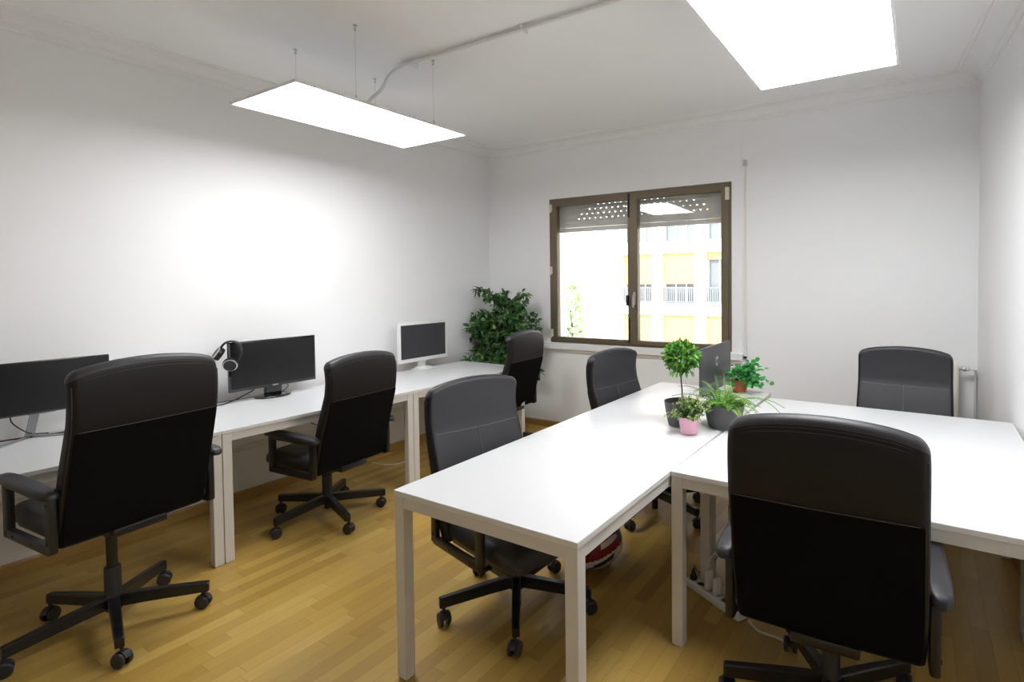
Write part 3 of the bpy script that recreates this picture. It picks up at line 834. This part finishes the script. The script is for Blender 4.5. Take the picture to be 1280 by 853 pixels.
# trailing geranium in terracotta
t = thing('potted_plant', 'round-leaved green plant trailing from a terracotta pot beside the dark computer', 'plant', (-1.07, 3.875, ZT)); rn = random.Random(21)
pot(t, .045, .062, .088, TPOT)
bm = NB(); bl = NB()
for k in range(60):
    a = rn.uniform(-.9, 1.3) if k % 3 else rn.uniform(0, 2*PI)
    e_ = rn.uniform(-.1, 1.3); L = rn.uniform(.07, .21) if abs(a-.2) < 1.0 else rn.uniform(.06, .12)
    d = Vector((math.cos(a)*math.cos(e_), math.sin(a)*math.cos(e_), math.sin(e_)))
    p0 = Vector((rn.uniform(-.02, .02), rn.uniform(-.02, .02), .075)); p2 = p0+d*L+Vector((0, 0, .035-.25*L)); p1 = p0.lerp(p2, .5)+Vector((0, 0, .035))
    if p2.z < .025: p2.z = .025
    tube(bm, [p0, p1, p2], .0014, 4, k=3)
    for j in range(4):
        P = p0.lerp(p2, 1-.14*j)+rdir(rn)*.014
        P.z = max(P.z, .02)
        leaf(bl, P, (d+rdir(rn)*.8), Vector((0, -.4, 1))+rdir(rn)*.5, rn.uniform(.024, .038), rn.uniform(.026, .038), min(1, max(0, rn.gauss(.5, .25))), .1, 'round', .04)
part('stem', bm, L_GER, t); part_leaf('foliage', bl, L_GER, t)

# ficus in the far left corner
t = thing('potted_tree', 'leafy weeping fig tree standing in the far left corner beside the window', 'plant', (-3.70, 4.42, 0)); rn = random.Random(31)
pot(t, .11, .14, .26, GPOT)
bm = NB(); bl = NB()
tube(bm, [(0, 0, .2), (.02, -.01, .5), (-.02, .01, .8), (.01, 0, 1.1)], .013, 8, r1=.008)
tube(bm, [(.03, .02, .2), (-.02, .02, .5), (.03, .0, .85), (.0, 0, 1.15)], .010, 8, r1=.006)
for k in range(96):
    a = rn.uniform(0, 2*PI); z0 = rn.uniform(.45, 1.22); e_ = rn.uniform(.15, 1.35)
    L = rn.uniform(.20, .40)
    d = Vector((math.cos(a)*math.cos(e_)*1.15, math.sin(a)*math.cos(e_)*.8, math.sin(e_)))
    p0 = Vector((0, 0, z0)); p1 = p0+d*L*.55+Vector((0, 0, .03)); p2 = p0+d*L
    # branches bend down at their ends and keep clear of the two walls
    p2.z = min(p2.z-.06*math.cos(e_), 1.48+rn.uniform(0, .10)); p2.x = max(-.32, min(.46, p2.x)); p2.y = max(-.34, min(.17, p2.y))
    p3 = p2+Vector((d.x*.07, d.y*.05, -.04)); p3.x = max(-.34, min(.50, p3.x)); p3.y = max(-.36, min(.19, p3.y))
    tube(bm, [p0, p1, p2, p3], .0035, 5, k=4, r1=.0012)
    path = smooth_pts([p0, p1, p2, p3], 6)
    for j, P in enumerate(path[4:]):
        for q in range(2):
            dd = Vector((d.x*.5, d.y*.5, -.35))+rdir(rn)*.9
            P2 = P+dd*.010
            if P2.x < -.33: dd.x = abs(dd.x)
            if P2.y > .17: dd.y = -abs(dd.y)
            leaf(bl, P2, dd, Vector((0, -.35, .9))+rdir(rn)*.6, rn.uniform(.052, .082), rn.uniform(.028, .042), min(1, max(0, rn.gauss(.38, .27))), .22)
for v in bl.verts:
    v.co.x = max(v.co.x, -.375); v.co.y = min(v.co.y, .262)
part('trunk', bm, TWIG, t, smooth=True); part_leaf('foliage', bl, L_FIC, t)

# ------------------------------------------------------------------ dark all-in-one computer seen from behind
t = thing('desktop_computer', 'dark grey computer screen seen from behind, with a round silver logo', 'computer', (-1.187, 3.745, ZT), PI)
bm = NB(); bx(bm, 0, .022, -.32, .32, .095, .345, .004); o = part('rear_cover', bm, AIO, t, smooth=True)
bm = NB(); bx(bm, .002, .022, -.32, .32, .030, .0945, .004); part('chin', bm, AIOC, t, smooth=True)
bm = NB(); bx(bm, .0225, .024, -.31, .31, .10, .338); part('screen', bm, SCREEN, t)
bm = NB(); bx(bm, .02, .04, -.05, .06, .01, .20, .004); bx(bm, -.02, .075, -.09, .10, 0, .008, .003); part('stand', bm, AIOC, t, smooth=True)
lg = NB(); lathe(lg, [(.033, 0), (.033, .0015), (.031, .002)], 36, M=T(-.0001, .011, .232) @ RY(-PI/2)); lo = part('logo', lg, SILVER, o, smooth=True); lo['label'] = 'round silver logo reading hp'
cu = bpy.data.curves.new('logo_text', 'FONT'); cu.body = 'hp'; cu.size = .052; cu.align_x = 'CENTER'; cu.align_y = 'CENTER'; cu.extrude = .0006; cu.shear = .35
to = bpy.data.objects.new('logo_text', cu); COL.objects.link(to)
dg = bpy.context.evaluated_depsgraph_get(); me = bpy.data.meshes.new_from_object(to.evaluated_get(dg)); bpy.data.objects.remove(to)
me.materials.clear(); me.materials.append(AIO)
# text faces -x: its right is -y when seen from the -x side
me.transform(T(-.0032, .011, .236) @ Matrix(((0, 0, -1, 0), (-1, 0, 0, 0), (0, 1, 0, 0), (0, 0, 0, 1))))
to = bpy.data.objects.new('lettering', me); COL.objects.link(to); to.parent = lo

# ------------------------------------------------------------------ racing helmet on the floor
HS = 1.08
t = thing('motorcycle_helmet', 'red and white full-face helmet on the floor under the front table', 'helmet', (-1.475, 2.50, .002), R(-20))
bm = NB(); rings = []; n = 96; NZ = 56
def hp(u, v):
    a = 2*PI*u; ph = -PI/2*.80+(PI/2*.80+PI/2)*v
    r = math.cos(ph); x = .128*r*math.cos(a); y = .150*r*math.sin(a); z = .122+.128*math.sin(ph)
    # chin bar pushes forward at the low front
    f = max(0, math.sin(a)); lo_ = max(0, 1-abs(z-.06)/.08)
    y += .035*f**2*lo_
    return Vector((x, y, max(z, .0)))
grid = [[bm.verts.new(hp(i/n, j/NZ)) for i in range(n)] for j in range(NZ)]
top = bm.verts.new(hp(0, 1))
for j in range(NZ-1):
    for i in range(n):
        f = bm.faces.new((grid[j][i], grid[j][(i+1) % n], grid[j+1][(i+1) % n], grid[j+1][i])); c = f.calc_center_median()
        if c.z < .100+.02*math.sin(math.atan2(c.y, c.x)*2+.6): f.material_index = 1
        if c.z < .022: f.material_index = 2
for i in range(n): bm.faces.new((grid[-1][i], grid[-1][(i+1) % n], top))
bm.faces.new(grid[0][::-1]).material_index = 2
part('helmet_shell', bm, [HRED, HWHT, HBLK], t, smooth=True)
def patch(name, m, a0, a1, z0f, z1f, off, nn=14):
    bm = NB(); ra = []; 
    def sp(a, z, o_):
        s = max(-.999, min(.999, (z-.122)/.128)); r = math.sqrt(1-s*s); x = .128*r*math.cos(a); y = .150*r*math.sin(a)
        f = max(0, math.sin(a)); lo_ = max(0, 1-abs(z-.06)/.08); y += .035*f**2*lo_
        v = Vector((x, y, z)); c = Vector((0, 0, .122)); return c+(v-c)*(1+o_/.13)
    rr = []
    for i in range(nn+1):
        t_ = i/nn; a = a0+(a1-a0)*t_; z0, z1 = z0f(t_), z1f(t_)
        col = [sp(a, z0+(z1-z0)*k/5, off) for k in range(6)]+[sp(a, z1+(z0-z1)*k/5, off-.004) for k in range(6)]
        rr.append(col)
    loft(bm, rr); return part(name, bm, m, t, smooth=True)
patch('visor', HBLK, R(35), R(145), lambda s: .135-.01*math.sin(PI*s), lambda s: .195, .003)
patch('side_stripe', HBLK, R(-35), R(10), lambda s: .045+.03*s, lambda s: .060+.045*s, .002)
patch('side_stripe', HBLK, R(-50), R(-5), lambda s: .03+.03*s, lambda s: .040+.035*s, .002)
patch('side_stripe', HWHT, R(-20), R(25), lambda s: .140+.03*s, lambda s: .165+.03*s, .002)
patch('rear_spoiler', HRED, R(-75), R(20), lambda s: .185, lambda s: .215, .014)
patch('chin_vent', HBLK, R(72), R(108), lambda s: .05, lambda s: .075, .003)

t.scale = (HS, HS, HS)
# ------------------------------------------------------------------ power strip with plugs
ang = math.atan2(-.16, .30)
t = thing('power_strip', 'white power strip on the floor beside the joined table legs', 'power strip', (-.815, 2.515, .001), ang)
bm = NB(); bx(bm, -.178, .178, -.028, .028, 0, .040, .008, 3); part('housing', bm, WHPL, t, smooth=True)
for k in range(6):
    bm = NB(); lathe(bm, [(.019, .0395), (.021, .0410), (.0195, .0415), (.018, .040)], 24, M=T(-.145+k*.054, 0, 0)); part('socket', bm, EDGE, t, smooth=True)
bm = NB(); bx(bm, .152, .170, -.012, .012, .040, .046, .002); part('switch', bm, HRED, t)
bm = NB(); lathe(bm, [(.019, 0), (.019, .012), (.012, .024), (.008, .045), (.005, .052)], 20); o = part('power_plug', bm, BLKPL, None, smooth=True, loc=(-.815-.145*math.cos(ang), 2.515-.145*math.sin(ang), .043)); tag(o, 'black round plug at the left end of the white power strip', 'plug')
for k, (s, h) in enumerate(((-.037, .092), (.017, .078))):
    bm = NB(); bx(bm, -.012, .012, -.018, .018, 0, h, .005); o = part('charger', bm, WHPL, None, smooth=True, loc=(-.815+s*math.cos(ang), 2.515+s*math.sin(ang), .0425), rot=(0, 0, ang))
    tag(o, ('taller white charger plugged into the power strip, next to the table leg', 'shorter white charger plugged into the power strip, right of the taller one')[k], 'charger')
cable('white cable leaving the right end of the power strip along the floor', [(-.63, 2.42, .02), (-.58, 2.39, .006), (-.50, 2.385, .006), (-.42, 2.37, .006), (-.30, 2.42, .006)], .0045, CABW)
cable('white charger cable looping beside the joined table legs', [(-.848, 2.534, .136), (-.850, 2.54, .18), (-.80, 2.60, .22), (-.74, 2.66, .17), (-.70, 2.72, .16), (-.67, 2.82, .18), (-.68, 2.93, .40), (-.69, 2.98, .66)], .003, CABW)
cable('thin black cable hanging down between the joined tables', [(-.79, 2.86, .66), (-.80, 2.83, .5), (-.83, 2.80, .35), (-.82, 2.78, .22), (-.86, 2.72, .12), (-.92, 2.63, .06), (-.945, 2.60, .098)], .0022, CABB)

# ------------------------------------------------------------------ outside the window
yF = 24.0
t = thing('apartment_building', 'white apartment building across the street with orange blinds', 'building', (0, yF, 0))
bm = NB()
cols = [(-12.35+2.1*k, -12.35+2.1*k+1.56) for k in range(0, 9)]
rows = [(.48+2.91*k, 2.83+2.91*k) for k in range(-3, 5)]
xs = [-30]+[v for c in cols for v in c]+[10]; zs_ = [-9.5]+[v for r_ in rows for v in r_]+[16]
for i in range(0, len(xs)-1, 2): bx(bm, xs[i], xs[i+1], 0, .5, -9.5, 16)
for (a, b) in cols:
    for i in range(0, len(zs_)-1, 2): bx(bm, a, b, 0, .5, zs_[i], zs_[i+1])
bx(bm, -30, 10, .5, 6, -9.5, 16)
part('wall', bm, FACW, t)
rn = random.Random(4)
for ci, (a, b) in enumerate(cols):
    for ri, (z0, z1) in enumerate(rows):
        bm = NB(); bx(bm, a, b, .40, .48, z0, z1); w = part('window', bm, FACG, t)
        bm = NB()
        for f in (0, .34, .67): bx(bm, a+(b-a)*f, a+(b-a)*f+.06, .34, .40, z0, z1)
        bx(bm, a, b, .34, .40, z1-.08, z1); part('window_frame', bm, WHPL, w)
        if ri in (2, 3) or rn.random() < .3:
            drop = 1.45 if ri != 2 else 2.0
            if ri == 3 and ci == 2: drop = .35
            bm = NB(); n_ = 8
            loft(bm, [[(a, .16+.08*s, z1-drop*s), (b, .16+.08*s, z1-drop*s), (b, .20+.08*s, z1-drop*s), (a, .20+.08*s, z1-drop*s)] for s in [i/n_ for i in range(n_+1)]])
            part('awning_blind', bm, BLINDO, w)
        if ri != 4:
            bm = NB(); bx(bm, a, b, .05, .09, z0+.70, z0+.76); bx(bm, a, b, .05, .09, z0+.04, z0+.09)
            k = a
            while k < b: bx(bm, k, k+.05, .055, .085, z0+.05, z0+.72); k += .10
            part('balcony_railing', bm, RAILG, w)
bm = NB(); bx(bm, -40, 30, 5.6, 60, -9.7, -9.5); struct('ground', bm, STREET)
t = thing('street_tree', 'pale green street tree seen through the left window pane', 'tree', (-14.7, 23.0, -9.5)); rn = random.Random(8)
bm = NB(); tube(bm, [(0, 0, 0), (.1, 0, 4), (0, 0, 9)], .16, 8, r1=.05)
for k in range(16):
    d = rdir(rn); tube(bm, [(0, 0, 5+k*.28), (d.x*.5, d.y*.5, 5.6+k*.28)], .03, 5, False)
part('trunk', bm, TWIG, t)
bl = NB()
for k in range(900):
    d = rdir(rn); P = Vector((d.x*.55, d.y*.55, 8.6+d.z*2.3))*1; leaf(bl, P, rdir(rn), rdir(rn), .22, .13, rn.random(), .2)
part_leaf('foliage', bl, L_TREE, t)

# ------------------------------------------------------------------ light
w = bpy.data.worlds.new('sky'); SC.world = w; w.use_nodes = True
bg = w.node_tree.nodes['Background']; bg.inputs['Color'].default_value = (.93, .965, 1, 1); bg.inputs['Strength'].default_value = 3.4
s = bpy.data.lights.new('sun', 'SUN'); s.energy = 4.5; s.angle = R(1); s.color = (1, .97, .92)
so = bpy.data.objects.new('sun', s); COL.objects.link(so); so.rotation_euler = Euler((R(48), 0, R(-20)))
